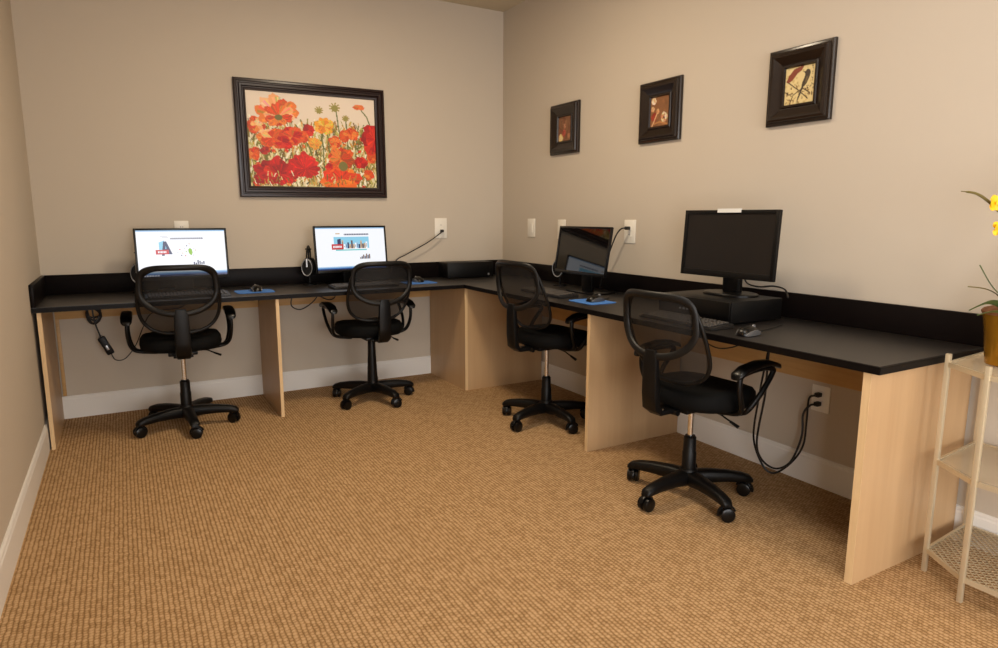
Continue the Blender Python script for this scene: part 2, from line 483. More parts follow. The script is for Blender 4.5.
HT = HT+.0006
make_chair((-2.416, -.51), 88, 58, .035, 'chrome', 'black mesh-back swivel chair nearest the left wall, chrome column')
make_chair((-1.29, -.50), 91, 68, .018, 'black', 'black mesh-back swivel chair with an all-black column, below the second lit screen')
make_chair((-.545, -1.46), 5, 53, .047, 'chrome', 'black mesh-back swivel chair between the corner cabinet and the right-hand desk panel')
make_chair((-.595, -2.648), 3, 42, .0, 'chrome', 'nearest black mesh-back swivel chair, at the dark monitor on a computer case')

# ------------------------------------------------------------------ monitors
def put(root, P, yaw, tilt):
    root.location = P
def make_monitor(P, yaw, tilt, w, h, kind, label, z_desk, group=None):
    """screen centre P, facing yaw (degrees). local: +x towards viewer, y to viewer's right, z up; origin at base on the desk"""
    a = math.radians(yaw); n = Vector((math.cos(a), math.sin(a), 0))
    back = .075
    base = Vector((P[0], P[1], 0)) - n*back
    root = tag(empty('monitor', (base.x, base.y, z_desk), a), label, 'monitor', group)
    zc = P[2]-z_desk
    Mt = Matrix.Translation((back, 0, zc)) @ Matrix.Rotation(-math.radians(tilt), 4, 'Y')
    dep = .014 if kind != 'dark_office' else .020
    b = MB()
    bz = .012 if kind != 'dark_office' else .018
    # front bezel ring + rear shell
    fw, fh = w/2, h/2
    lowb = bz*1.6
    b.box(-dep, -.004, -fw, fw, -fh, fh, .004, Mt)
    b.box(-dep-.022, -dep+.001, -fw*.5, fw*.5, -fh*.5, fh*.5, .010, Mt)
    for (y0, y1, z0, z1) in ((-fw, -fw+bz, -fh, fh), (fw-bz, fw, -fh, fh), (-fw+bz, fw-bz, fh-bz, fh), (-fw+bz, fw-bz, -fh, -fh+lowb)):
        b.box(-.0045, .0015, y0, y1, z0, z1, .0012, Mt)
    hs_ = b.build('housing', BLKS if kind != 'dark_office' else BLK, root)
    # picture area
    s_ = MB(); yl, yr, zl, zt = -fw+bz, fw-bz, -fh+lowb, fh-bz
    def R(u0, u1, v0, v1, lay, mi):
        s_.mi = mi; x = -.0036+lay*.0003
        s_.quad([(x, yl+(yr-yl)*u0, zt+(zl-zt)*v0), (x, yl+(yr-yl)*u1, zt+(zl-zt)*v0), (x, yl+(yr-yl)*u1, zt+(zl-zt)*v1), (x, yl+(yr-yl)*u0, zt+(zl-zt)*v1)], Mt)
    def Pg(pts, lay, mi):
        s_.mi = mi; x = -.0036+lay*.0003
        s_.quad([(x, yl+(yr-yl)*u, zt+(zl-zt)*v) for u, v in pts], Mt)
    if kind in ('page_a', 'page_b'):
        mats = SCREEN_MATS
        R(0, 1, 0, 1, 0, 0)
        if kind == 'page_a':
            R(.0, 1, .0, .025, 1, 7)
            R(.26, .34, .12, .135, 1, 6); R(.28, .35, .15, .165, 1, 6)
            R(.37, .74, .165, .195, 1, 2)
            for k in range(16): R(.375+k*.0225, .388+k*.0225, .17, .19, 2, 6)
            Pg([(.24, .26), (.30, .22), (.34, .48), (.24, .47)], 1, 3)
            Pg([(.29, .24), (.325, .24), (.385, .52), (.345, .52), (.328, .44), (.305, .44), (.295, .55), (.265, .55)], 2, 2)
            Pg([(.308, .40), (.322, .40), (.315, .33)], 3, 3)
            R(.20, .345, .42, .52, 4, 4)
            for k in range(6): R(.225+k*.016, .236+k*.016, .45, .49, 5, 0)
            Pg([(.565, .42), (.585, .39), (.605, .42), (.612, .49), (.598, .555), (.58, .53), (.566, .48)], 1, 5)
            for (u, v, c) in ((.47, .42, 4), (.50, .50, 8), (.55, .34, 2), (.52, .40, 6), (.485, .55, 2), (.53, .56, 4), (.63, .40, 6), (.65, .44, 8), (.62, .55, 6), (.445, .48, 6), (.54, .47, 5), (.58, .30, 8)):
                r = .007; Pg([(u+r*math.cos(q*PI/4), v+2*r*math.sin(q*PI/4)) for q in range(8)], 1, c)
            for k, (hh) in enumerate((.05, .03, .09, .07, .04, .06)): R(.615+k*.022, .630+k*.022, .75-hh, .755, 1, 2)
            R(0, 1, .90, .93, 1, 9); R(0, 1, .93, .96, 1, 10); R(0, 1, .96, 1, 1, 11)
            for k in range(7): R(.02+k*.03, .04+k*.03, .965, .99, 2, 0)
        else:
            R(.0, 1, .0, .025, 1, 7)
            R(.28, .34, .13, .155, 1, 8)
            R(.40, .76, .145, .18, 1, 2)
            for k in range(14): R(.41+k*.025, .42+k*.025, .15, .175, 2, 6)
            R(.25, .76, .22, .54, 1, 3)
            Pg([(.30, .48), (.30, .28), (.35, .26), (.35, .48)], 2, 2)
            for k in range(14):
                u = .36+k*.027; t_ = .30+.10*abs(math.sin(k*1.9)); R(u, u+.024, t_, .50, 2, (8, 0, 9, 2, 8, 12)[k % 6])
                R(u+.008, u+.015, t_+.04, .47, 3, (2, 12, 2)[k % 3])
            R(.25, .76, .50, .54, 3, 0)
            R(.27, .72, .52, .55, 4, 13)
            R(.215, .38, .39, .52, 5, 4)
            for k in range(7): R(.235+k*.018, .247+k*.018, .43, .48, 6, 0)
            for k, (hh) in enumerate((.04, .06, .10, .07, .12, .09, .11)): R(.615+k*.022, .632+k*.022, .76-hh, .76, 1, 2 if k % 2 else 12)
            R(0, 1, .925, .95, 1, 9); R(0, 1, .95, .975, 1, 10); R(0, 1, .975, 1, 1, 11)
    elif kind == 'dark_gloss':
        mats = [SCRD]; R(0, 1, 0, 1, 0, 0)
    else:
        mats = [SCRM]; R(0, 1, 0, 1, 0, 0)
    s_.build('screen', mats, root, smooth=False)
    # stand
    zb = zc-fh
    st = MB()
    if kind == 'dark_office':
        st.box(back-dep-.055, back-dep-.02, -.045, .045, .012, zc, .006)
        st.build('stand_neck', BLK, root)
        rings = []
        for sc, z in ((1, 0), (1.0, .007), (.95, .012), (.6, .014)):
            rings.append([(x, y, z) for x, y in superell(.095*sc, .135*sc, 2.2, 32, .03)])
        MB().loft(rings).build('stand_base', BLKS, root)
        MB().box(-.002, .0035, -.066, .066, fh-.012, fh+.006, 0, Mt).build('paper_tag', TAGW, root)
    else:
        st.box(back-dep-.05, back-dep-.028, -.05, .05, .008, zc-.02, .005)
        st.build('stand_neck', BLKS, root)
        MB().box(-.085, .085, -.14, .14, 0, .010, .004).build('stand_base', BLKS, root)
    return root

SCREEN_MATS = [emit('page_white', (.93, .95, 1, 1), 1.0), None, emit('page_navy', lin(52, 58, 96), 1), emit('page_sky', lin(140, 205, 232), 1),
               emit('page_red', lin(196, 52, 58), 1), emit('page_green', lin(140, 190, 60), 1), emit('page_grey', lin(205, 205, 212), 1),
               emit('page_bar', lin(150, 190, 225), 1), emit('page_tan', lin(206, 170, 132), 1), emit('taskbar_pale', lin(160, 196, 226), 1),
               emit('taskbar_blue', lin(74, 124, 186), 1), emit('taskbar_navy', lin(22, 44, 92), 1), emit('page_brown', lin(108, 76, 62), 1),
               emit('page_teal', lin(120, 205, 205), 1)]
SCREEN_MATS[1] = SCREEN_MATS[0]
make_monitor((-2.353, -.205, .983), -88.3, 5.3, .508, .305, 'page_a', 'lit computer screen nearest the left wall, web page with a green blob', HT)
make_monitor((-1.31, -.21, .989), -82.4, 5.6, .527, .312, 'page_b', 'lit computer screen beside the corner, web page with a row of buildings', HT)
make_monitor((-.275, -1.415, 1.008), 179.6, 8.7, .514, .290, 'dark_gloss', 'switched-off glossy tilted monitor behind the blue mouse pad on the right run', HT)

# ------------------------------------------------------------------ computer cases
pc = tag(empty('desktop_computer', (-.245, -2.487, HT)), 'flat black desktop computer lying under the dark monitor', 'computer')
MB().box(-.195, .135, -.210, .215, .006, .100, .004).build('case', BLK, pc)
fp = MB().box(-.207, -.1955, -.208, .213, .007, .099, .003).build('front_panel', BLKS, pc)
m = MB()
for k in range(5): m.box(-.2085, -.2065, -.02+k*.022, -.008+k*.022, .040, .048)
m.build('port_row', SILVER, fp, smooth=False)
MB().box(-.2085, -.2065, .075, .19, .062, .080, .0008).build('optical_drive', BLK, fp)
MB().lathe([(.004, 0), (.004, .003)], 12, Matrix.Translation((-.206, .045, .07)) @ Matrix.Rotation(-PI/2, 4, 'Y')).build('power_button', SILVER, fp)
for sx in (-1, 1):
    for sy in (-1, 1): MB().box(-.03+sx*.14-.012, -.03+sx*.14+.012, sy*.18-.012, sy*.18+.012, 0, .006).build('rubber_foot', RUB, pc)
make_monitor((-.263, -2.495, 1.087), 181.1, 3.2, .526, .308, 'dark_office', 'dark switched-off monitor with a paper tag, standing on a computer case', HT+.1)

pc2 = tag(empty('desktop_computer', (-.392, -.115, HT), -.02), 'flat black desktop computer pushed into the desk corner', 'computer')
MB().box(-.190, .190, -.075, .088, .005, .118, .004).build('case', BLK, pc2)
fp = MB().box(-.192, .192, -.087, -.0755, .006, .119, .004).build('front_panel', BLK, pc2)
MB().box(.158, .161, -.0885, -.0865, .02, .112).build('seam', BLKS, fp)
MB().lathe([(.008, 0), (.008, .002)], 16, Matrix.Translation((.150, -.0865, .024)) @ Matrix.Rotation(PI/2, 4, 'X')).build('badge', SILVER, fp)
for sx in (-1, 1):
    for sy in (-1, 1): MB().box(sx*.16-.012, sx*.16+.012, sy*.06-.012, sy*.06+.012, 0, .005).build('rubber_foot', RUB, pc2)

# ------------------------------------------------------------------ keyboards, mice, pads
def make_keyboard(loc, heading, label, L=.44, D=.135):
    """heading: direction the typist looks, local +x"""
    root = tag(empty('keyboard', loc, math.radians(heading)), label, 'keyboard', 'keyboards on the desks')
    poly = [(-D/2, .0), (D/2, .0), (D/2, .020), (-D/2, .011)]
    rings = [[(x, y, z) for x, z in poly] for y in (-L/2, L/2)]
    mm = MB().loft(rings); bmesh.ops.bevel(mm.bm, geom=mm.bm.edges[:], offset=.003, segments=2, affect='EDGES')
    mm.build('keyboard_case', KEYG2, root)
    k = MB()
    slope = math.atan2(.009, D)
    Mk = Matrix.Translation((0, 0, .0157)) @ Matrix.Rotation(-slope, 4, 'Y')
    for r in range(6):
        x = -D/2+.014+r*.0195+(.005 if r == 5 else 0)
        c = 0; y = L/2-.012
        while y > -L/2+.02:
            wk = .016
            if r == 0 and 4 <= c <= 4: wk = .10
            k.box(x-.0078, x+.0078, y-wk, y-.001, 0, .0065, .0018, Mk, 1); y -= wk+.0028; c += 1
            if c in (14, 18): y -= .008
    k.build('keys', KEYG, root)
    return root
make_keyboard((-2.36, -.475, HT), 90, 'low dark keyboard in front of the leftmost lit screen')
make_keyboard((-1.31, -.445, HT), 92, 'dark keyboard in front of the lit screen beside the corner')
make_keyboard((-.47, -1.36, HT), -2, 'dark keyboard left of the blue mouse pad, before the tilted monitor')
make_keyboard((-.55, -2.535, HT), -1, 'dark keyboard before the computer case, partly seen through the nearest chair')

def make_mouse(loc, heading, label, silver=False, cordpts=None):
    root = tag(empty('computer_mouse', loc, math.radians(heading)), label, 'mouse', 'computer mice on the desks')
    rings = []
    for x, wv, hv in ((-.056, .010, .008), (-.050, .022, .020), (-.030, .030, .032), (-.005, .031, .037), (.020, .029, .032), (.042, .026, .022), (.053, .020, .013), (.056, .012, .008)):
        ring = []
        for q in range(14):
            t = PI*q/13; ring.append((x, wv*math.cos(t), .002+hv*abs(math.sin(t))**.8))
        rings.append(ring)
    MB().loft(rings).build('mouse_body', SILVER if silver else BLKS, root, ang=60)
    MB().lathe([(.002, -.003), (.008, -.003), (.009, 0), (.008, .003), (.002, .003)], 14, Matrix.Translation((.030, 0, .030)) @ Matrix.Rotation(PI/2, 4, 'X')).build('scroll_wheel', SILVER if not silver else BLK, root)
    for sy in (-1, 1):
        rings = []
        for x, wv, hv in ((-.050, .023, .006), (-.030, .0315, .018), (-.005, .0325, .022), (.020, .0305, .020), (.042, .0275, .013), (.052, .021, .006)):
            rings.append([(x, sy*wv*c, .0015+hv*z) for c, z in ((.86, 0), (1.0, 0), (1.02, .5), (.99, .95), (.86, 1.0))])
        MB().loft(rings).build('side_grip', MSIL, root, ang=60)
    if cordpts: cord('mouse_cord', cordpts, .002, root)
    return root
def make_pad(loc, rz, label, w=.22, d=.18):
    pts = superell(d/2, w/2, 9, 44)
    o = MB().prism(pts, 0, .003).build('mouse_pad', PADB, None, loc, (0, 0, rz))
    return tag(o, label, 'mouse pad', 'blue mouse pads')
make_pad((-1.985, -.385, HT), PI/2, 'blue mouse pad right of the leftmost chair')
make_mouse((-1.975, -.385, HT+.0036), 90, 'small dark mouse on the leftmost blue pad', False, [(.054, 0, .01), (.10, .01, .004), (.17, .02, -.0), (.24, .05, -.0)])
make_pad((-.885, -.355, HT), PI/2, 'blue mouse pad left of the corner computer')
make_mouse((-.88, -.325, HT+.0036), 95, 'small dark mouse on the blue pad left of the corner', False, [(.054, 0, .01), (.10, .0, .004), (.17, -.02, -.0), (.22, .03, -.0)])
make_pad((-.465, -1.775, HT), 0, 'blue mouse pad on the right run before the tilted monitor')
make_mouse((-.455, -1.790, HT+.0036), 8, 'black and silver mouse on the blue pad below the tilted monitor', False, [(.054, 0, .01), (.10, .02, .004), (.17, .06, -.0), (.24, .12, -.0)])
make_mouse((-.555, -2.885, HT), 6, 'silver and black mouse lying directly on the black worktop', False, [(.054, 0, .01), (.12, .02, .003), (.22, .03, .003), (.32, .05, .003)])

# ------------------------------------------------------------------ headsets beside the three all-in-one screens
def make_headset(loc, heading, label, label2):
    st = tag(empty('headset_stand', loc, math.radians(heading)), label2, 'stand', 'headset stands behind the screens')
    MB().lathe([(.045, 0), (.045, .006), (.012, .010), (.010, .010)], 24).build('stand_foot', BLK, st)
    MB().tube([(0, 0, .010), (0, 0, .238)], .007, 10).build('stand_post', BLK, st)
    MB().tube([(-.02, 0, .2395), (.02, 0, .2395)], .008, 8, flat=.5).build('stand_hook', BLK, st)
    hd = tag(empty('headset', (loc[0], loc[1], loc[2]+.2485), math.radians(heading)), label, 'headset', 'headsets behind the screens')
    arc = [(0, .066*math.cos(t), .004-.075+.078*math.sin(t)) for t in [PI*k/14 for k in range(15)]]
    MB().tube(arc, .010, 8, flat=.45).build('headband', BLK, hd)
    for sy in (-1, 1):
        ar = MB().tube([(0, sy*.068, -.070), (0, sy*.070, -.125)], .007, 8).build('slider', SILVER, hd)
        M = Matrix.Translation((0, sy*.052, -.128)) @ Matrix.Rotation(PI/2, 4, 'X') @ Matrix.Scale(1.6, 4, (0, 1, 0))
        MB().lathe([(.012, -.016), (.034, -.016), (.038, -.010), (.038, .008), (.034, .016), (.012, .016)], 24, M).build('ear_cup', BLK, hd)
        M2 = Matrix.Translation((0, sy*.0700, -.128)) @ Matrix.Rotation(PI/2, 4, 'X') @ Matrix.Scale(1.6, 4, (0, 1, 0))
        MB().tube([(.034*math.cos(q), .034*math.sin(q), 0) for q in [k*PI/12 for k in range(24)]], .0024, 6, closed=True, M=M2).build('cup_ring', SILVER, hd)
    return hd
make_headset((-2.590, -.115, HT), -12, 'black and silver headset behind the left edge of the leftmost screen', 'black headset stand behind the leftmost screen')
make_headset((-1.584, -.125, HT), -26, 'black and silver headset left of the second lit screen', 'black headset stand left of the second lit screen')
make_headset((-.125, -.985, HT), -50, 'dark headset behind the left edge of the tilted dark monitor', 'black headset stand behind the tilted dark monitor')

# ------------------------------------------------------------------ wall plates
def make_plate(loc, axis, w, h, kind, label, plugs=()):
    rz = 0 if axis == 'y' else -PI/2
    root = tag(empty('wall_outlet' if kind != 'blank' else 'wall_plate', loc, rz), label, 'outlet' if kind != 'blank' else 'wall plate')
    # local: faces -y, x to viewer's right
    MB().box(-w/2, w/2, -.006, -.0003, -h/2, h/2, .002).build('cover_plate', PLATE, root)
    if kind == 'blank':
        MB().box(-w*.22, w*.22, -.009, -.0055, -h*.26, h*.26, .0015).build('rocker', PLATE, root)
    else:
        m_ = MB()
        for sz in (-1, 1):
            pts = superell(.0165, .0145, 3, 24)
            m_.loft([[(x, y, sz*.021+z) for x, z in pts] for y in (-.0058, -.0085)])
        f = m_.build('socket_face', PLATE, root)
        s_ = MB()
        for sz in (-1, 1):
            if sz in plugs: continue
            for sx in (-1, 1): s_.box(sx*.006-.001, sx*.006+.001, -.0088, -.0084, sz*.021-.001, sz*.021+.007)
        if len(plugs) < 2: s_.build('socket_slots', SLOT, f, smooth=False)
    return root
make_plate((-2.335, 0, 1.115), 'y', .082, .125, 'socket', 'white socket plate just above the leftmost lit screen')
make_plate((-.548, 0, 1.121), 'y', .10, .150, 'socket', 'white socket on the back wall right of the second screen, one cord plugged in', (-1,))
make_plate((0, -.432, 1.127), 'x', .10, .135, 'blank', 'blank white wall plate nearest the room corner')
make_plate((0, -.822, 1.122), 'x', .09, .135, 'blank', 'white wall plate half hidden behind the tilted dark monitor')
make_plate((0, -1.533, 1.121), 'x', .10, .140, 'socket', 'white socket right of the tilted monitor, one cord plugged in', (1,))
make_plate((0, -2.850, .405), 'x', .088, .120, 'socket', 'white socket below the worktop with two black plugs', (1, -1))

# ------------------------------------------------------------------ cords
def plug(mb_parent, M, name='plug'):
    return MB().box(-.011, .011, -.030, 0, -.010, .010, .004, M).build(name, RUB, mb_parent)
r = tag(empty('power_cable', (-.548, -.012, 1.10)), 'black power cord from the back wall socket down behind the second screen', 'cord')
cord('cable_run', [(0, -.026, 0), (-.03, -.040, -.018), (-.14, -.05, -.085), (-.30, -.045, -.165), (-.385, -.04, -.21), (-.43, -.035, -.30), (-.46, -.04, -.343)], .0045, r)
plug(r, Matrix.Translation((0, .0025, 0)))
r = tag(empty('power_cable', (-.012, -1.533, 1.142)), 'black power cord from the right wall socket down behind the tilted monitor', 'cord')
cord('cable', [(-.026, 0, 0), (-.045, .02, -.006), (-.05, .06, -.05), (-.045, .12, -.15), (-.04, .165, -.225), (-.04, .19, -.30), (-.05, .20, -.385)], .0045, r)
plug(r, Matrix.Translation((.0025, 0, 0)) @ Matrix.Rotation(-PI/2, 4, 'Z'))
for (dz, pts, lb) in (
    (.426, [(-.03, .0, 0), (-.036, .024, -.014), (-.026, .036, -.06), (-.03, .034, -.127), (-.05, .028, -.238), (-.075, .065, -.329), (-.10, .134, -.398), (-.125, .182, -.36), (-.158, .211, -.229), (-.208, .155, -.007), (-.228, .128, .089), (-.248, .099, .179), (-.255, .08, .2970)],
     'black cord from the upper plug of the low right wall socket, hanging in a loop'),
    (.384, [(-.03, .0, 0), (-.05, .012, -.006), (-.056, .036, -.053), (-.062, .030, -.151), (-.085, .059, -.276), (-.118, .112, -.322), (-.168, .154, -.278), (-.198, .16, -.18), (-.238, .104, .038), (-.258, .086, .158), (-.278, .07, .216), (-.285, .06, .3390)],
     'black cord from the lower plug of the low right wall socket, hanging in a loop')):
    r = tag(empty('power_cable', (-.012, -2.850, dz)), lb, 'cord')
    cord('cable', pts, .0048, r)
    plug(r, Matrix.Translation((.0025, 0, 0)) @ Matrix.Rotation(-PI/2, 4, 'Z'))
# thin cable drooping under the worktop by the nearest chair
o = cord('hanging_cable', [(-.30, .02, .171), (-.30, -.03, .09), (-.30, -.12, .055), (-.30, -.22, .075), (-.30, -.30, .125), (-.31, -.33, .171)], .003, None, RUB, 8, (0, -2.38, .552))
tag(o, 'thin black cable drooping under the worktop beside the nearest chair', 'cable')
# power brick and bundle at the far left bay
r = tag(empty('power_adapter', (-2.795, -.10, .435)), 'black power brick hanging on its bundled cord under the leftmost desk', 'power adapter')
M = Matrix.Rotation(-.42, 4, 'Y')
MB().box(-.020, .020, -.016, .016, -.050, .065, .006, M).build('brick', BLK, r)
MB().box(-.006, .006, -.018, -.0155, -.020, .010, .0005, M).build('brick_label', SILVER, r)
lo = []
for k in range(60):
    t = k/59*2*PI*4.3
    lo.append((-.055+.034*math.cos(t)*(1+.25*math.sin(k*.5)), .005*math.sin(k), .205+.045*math.sin(t)+.02*math.cos(k*.37)))
MB().tube(lo, .0055, 6).build('cord_bundle', RUB, r)
cord('hanging_cord', [(-.05, 0, .2880), (-.055, 0, .25), (-.052, 0, .18), (-.042, 0, .12), (-.026, 0, .058)], .0045, r)
cord('long_cord', [(.020, 0, -.045), (.04, 0, -.085), (.09, 0, -.082), (.15, .01, -.01), (.20, .02, .10), (.24, .03, .17), (.30, .04, .195), (.42, .05, .205), (.50, .05, .2880)], .003, r)
r = tag(empty('hanging_cables', (-1.60, -.22, ZB-.0005)), 'looped black cables hanging under the worktop left of the second chair', 'cable')
cord('cable_loop', [(-.10, 0, 0), (-.13, 0, -.05), (-.13, 0, -.10), (-.08, 0, -.125), (-.02, 0, -.10), (.03, 0, -.055), (.05, 0, 0)], .004, r)
cord('cable_loop', [(.02, .02, 0), (.06, .02, -.045), (.12, .02, -.075), (.16, .02, -.06), (.165, .02, -.025), (.14, .02, 0)], .004, r)
MB().box(-.02, .05, -.02, .02, -.045, 0, .008).build('splitter', RUB, r)
# short leads behind the office monitor
r = cord('video_cable', [(0, .09, .075), (-.005, .06, .045), (0, .0, .035), (0, -.08, .045), (.0, -.14, .035), (-.035, -.185, .0045)], .004, None, RUB, 8, (-.09, -2.55, HT+.1005))
tag(r, 'black video cable sagging behind the monitor on the computer case', 'cable')

# ------------------------------------------------------------------ pictures
def raster(nx, ny, paint):
    img = np.zeros((ny, nx, 3)); 
    U, V = np.meshgrid((np.arange(nx)+.5)/nx, (np.arange(ny)+.5)/ny)
    def fill(poly, col, alpha=1.0):
        p = np.array(poly); inside = np.zeros(U.shape, bool)
        j = len(p)-1
        for i in range(len(p)):
            xi, yi = p[i]; xj, yj = p[j]
            if yi != yj:
                c = ((yi > V) != (yj > V)) & (U < (xj-xi)*(V-yi)/(yj-yi)+xi)
                inside ^= c
            j = i
        img[inside] = img[inside]*(1-alpha)+np.array(col)*alpha
    paint(img, U, V, fill)
    return img
def art_object(name, img, w, h, parent, y):
    ny, nx, _ = img.shape
    verts = [(-w/2+w*i/(nx-1), y, h/2-h*j/(ny-1)) for j in range(ny) for i in range(nx)]
    faces = [(j*nx+i, (j+1)*nx+i, (j+1)*nx+i+1, j*nx+i+1) for j in range(ny-1) for i in range(nx-1)]
    me = bpy.data.meshes.new(name); me.from_pydata(verts, [], faces); me.update()
    ca = me.color_attributes.new('Col', 'FLOAT_COLOR', 'POINT')
    c = np.ones((ny*nx, 4), np.float32); s = np.clip(img.reshape(-1, 3), 0, 1)
    c[:, :3] = np.where(s <= .04045, s/12.92, ((s+.055)/1.055)**2.4)
    ca.data.foreach_set('color', c.ravel())
    me.materials.append(ART)
    o = bpy.data.objects.new(name, me); COL.objects.link(o); o.parent = parent
    return o
def frame_mesh(w, h, prof):
    """prof: list of (inset from outer edge, distance out of the wall); local plane xz, out = -y"""
    rings = [[(-w/2+i, -d, -h/2+i), (w/2-i, -d, -h/2+i), (w/2-i, -d, h/2-i), (-w/2+i, -d, h/2-i)] for i, d in prof]
    mb = MB(); mb.loft(rings, cap=False); return mb

rnd = random.Random(11)
C = lambda r, g, b: (r/255, g/255, b/255)
def petal_flower(fill, cx, cy, r, cols, n, asp=1.3, spread=(0, 2*PI), layers=2, squash=1.0, rough=.12):
    for ly in range(layers):
        for k in range(n):
            a0 = spread[0]+(spread[1]-spread[0])*(k+.5*ly+rnd.uniform(-.2, .2))/n
            rr = r*(1-.28*ly)*rnd.uniform(.85, 1.1); wd = (spread[1]-spread[0])/n*.72
            col = rnd.choice(cols)
            P = [(cx, cy)]
            for q in range(9):
                t = -wd+2*wd*q/8; rad = rr*(.72+.28*math.cos(t/wd*PI/2))*(1+rnd.uniform(-rough, rough)*.5)
                P.append((cx+rad*math.cos(a0+t), cy+rad*math.sin(a0+t)*asp*squash))
            fill(P, col)
            for q in range(5):   # veins / streaks
                t = rnd.uniform(-wd*.7, wd*.7); d = rnd.uniform(.02, .05)
                c2 = tuple(max(0, min(1, v*rnd.choice((.70, .84, 1.16, 1.35)))) for v in col)
                e = (cx+rr*.85*math.cos(a0+t), cy+rr*.85*math.sin(a0+t)*asp*squash)
                e2 = (cx+rr*.85*math.cos(a0+t+d*3), cy+rr*.85*math.sin(a0+t+d*3)*asp*squash)
                fill([(cx, cy), e, e2], c2, .7)
def stroke(fill, pts, w, col, asp=1.35):
    P = [Vector((a, b)) for a, b in pts]; Lf, Rt = [], []
    for i in range(len(P)):
        t = (P[min(i+1, len(P)-1)]-P[max(i-1, 0)]); nn = Vector((-t.y, t.x)); nn.normalize()
        Lf.append((P[i].x+nn.x*w, P[i].y+nn.y*w*asp)); Rt.append((P[i].x-nn.x*w, P[i].y-nn.y*w*asp))
    fill(Lf+Rt[::-1], col)
def poppies(img, U, V, fill):
    top = np.array(C(232, 216, 198)); low = np.array(C(206, 194, 140))
    t = np.clip((V-.25)/.5, 0, 1)[..., None]; img[:] = top*(1-t)+low*t
    greens = [C(150, 140, 60), C(112, 108, 44), C(84, 80, 36), C(190, 180, 96), C(226, 214, 160), C(240, 234, 206), C(244, 238, 214), C(122, 116, 40), C(170, 120, 50), C(120, 92, 40), C(206, 150, 60)]
    for k in range(1500):
        x = rnd.random(); y = 1-rnd.random()**1.3*.64
        l = rnd.uniform(.03, .12); dx = rnd.uniform(-.035, .035); w = rnd.uniform(.002, .008)
        stroke(fill, [(x, y), (x+dx*.4, y-l*.5), (x+dx, y-l)], w, rnd.choice(greens))
    for k in range(70):
        x = rnd.random(); y = rnd.uniform(.44, 1); r = rnd.uniform(.008, .022)
        petal_flower(fill, x, y, r, [C(214, 60, 30), C(226, 110, 40), C(236, 160, 60), C(190, 40, 30)], 5, 1.35, layers=1)
    for pts in ([(.57, 1), (.565, .6), (.555, .25)], [(.72, .8), (.70, .4), (.68, .15)], [(.76, .7), (.765, .45), (.755, .25)], [(.97, .35), (.93, .2), (.88, .12)], [(.5, .75), (.45, .55), (.36, .33)], [(.62, .7), (.61, .5), (.60, .35)], [(.83, .6), (.84, .45), (.86, .3)]):
        stroke(fill, pts, .005, C(104, 112, 52))
    O = [C(220, 86, 24), C(206, 62, 18), C(232, 124, 50), C(214, 76, 26)]
    OL = O+[C(246, 190, 140), C(244, 170, 110)]
    R = [C(200, 22, 14), C(180, 16, 14), C(214, 44, 22), C(156, 12, 14)]
    # small distant blooms
    petal_flower(fill, .07, .36, .07, OL, 6); petal_flower(fill, .04, .65, .05, O, 5)
    petal_flower(fill, .46, .38, .05, R, 6); petal_flower(fill, .40, .45, .055, O, 6)
    petal_flower(fill, .58, .33, .075, [C(238, 160, 40), C(232, 130, 34), C(244, 186, 70)], 9)
    petal_flower(fill, .50, .52, .055, [C(236, 168, 60), C(228, 140, 50)], 8)
    petal_flower(fill, .66, .49, .055, O, 7); petal_flower(fill, .80, .40, .06, O, 7); petal_flower(fill, .74, .42, .05, O, 6)
    petal_flower(fill, .87, .10, .05, [C(222, 90, 40), C(232, 120, 60)], 6, .6)
    petal_flower(fill, .87, .72, .06, R, 6); petal_flower(fill, .96, .66, .05, O, 6); petal_flower(fill, .62, .78, .05, R, 6)
    petal_flower(fill, .12, .62, .04, [C(150, 30, 26), C(190, 40, 30)], 6); petal_flower(fill, .93, .85, .05, O, 6)
    # salmon cluster, mid left
    petal_flower(fill, .18, .48, .115, OL, 6, 1.0); petal_flower(fill, .33, .46, .10, O+R[:1], 6, 1.1); petal_flower(fill, .25, .52, .09, R+O, 6, .9)
    # large orange bloom top left
    petal_flower(fill, .235, .25, .17, OL, 7, 1.25, (PI*.95, PI*2.08)); petal_flower(fill, .23, .26, .12, O, 6, .9, (-.2, PI+.2))
    fill([(.235+.03*math.cos(q), .265+.03*math.sin(q)) for q in [k*PI/5 for k in range(10)]], C(112, 104, 50))
    # right red bloom
    petal_flower(fill, .99, .45, .115, R, 6, 1.6)
    # orange bloom bottom
    petal_flower(fill, .70, .68, .115, O+[C(170, 70, 20)], 9, 1.2); 
    petal_flower(fill, .70, .90, .17, [C(238, 86, 20), C(226, 60, 20), C(244, 130, 36), C(240, 110, 30)], 7, .85)
    fill([(.72+.038*math.cos(q), .76+.055*math.sin(q)) for q in [k*PI/6 for k in range(12)]], C(120, 112, 56))
    # seed heads
    for x, y, s in ((.545, .16, .035), (.67, .12, .045), (.755, .23, .03)):
        for k in range(9):
            a = k*2*PI/9; stroke(fill, [(x, y), (x+s*math.cos(a), y+s*1.2*math.sin(a))], .005, C(166, 146, 60))
        fill([(x+s*.6*math.cos(q), y+.2*s+s*.8*math.sin(q)) for q in [k*PI/5 for k in range(10)]], C(150, 140, 70))
    # big red poppies, lower left
    petal_flower(fill, .22, .88, .21, R, 6, .95, (PI*.93, PI*2.07), 2); petal_flower(fill, .22, .86, .17, [C(190, 22, 20), C(206, 30, 24), C(160, 16, 18)], 6, .75, (-.2, PI+.2), 2)
    petal_flower(fill, .41, .80, .135, [C(224, 40, 26), C(212, 30, 22), C(196, 24, 20)], 6, 1.55, (PI*.9, PI*2.1), 2)
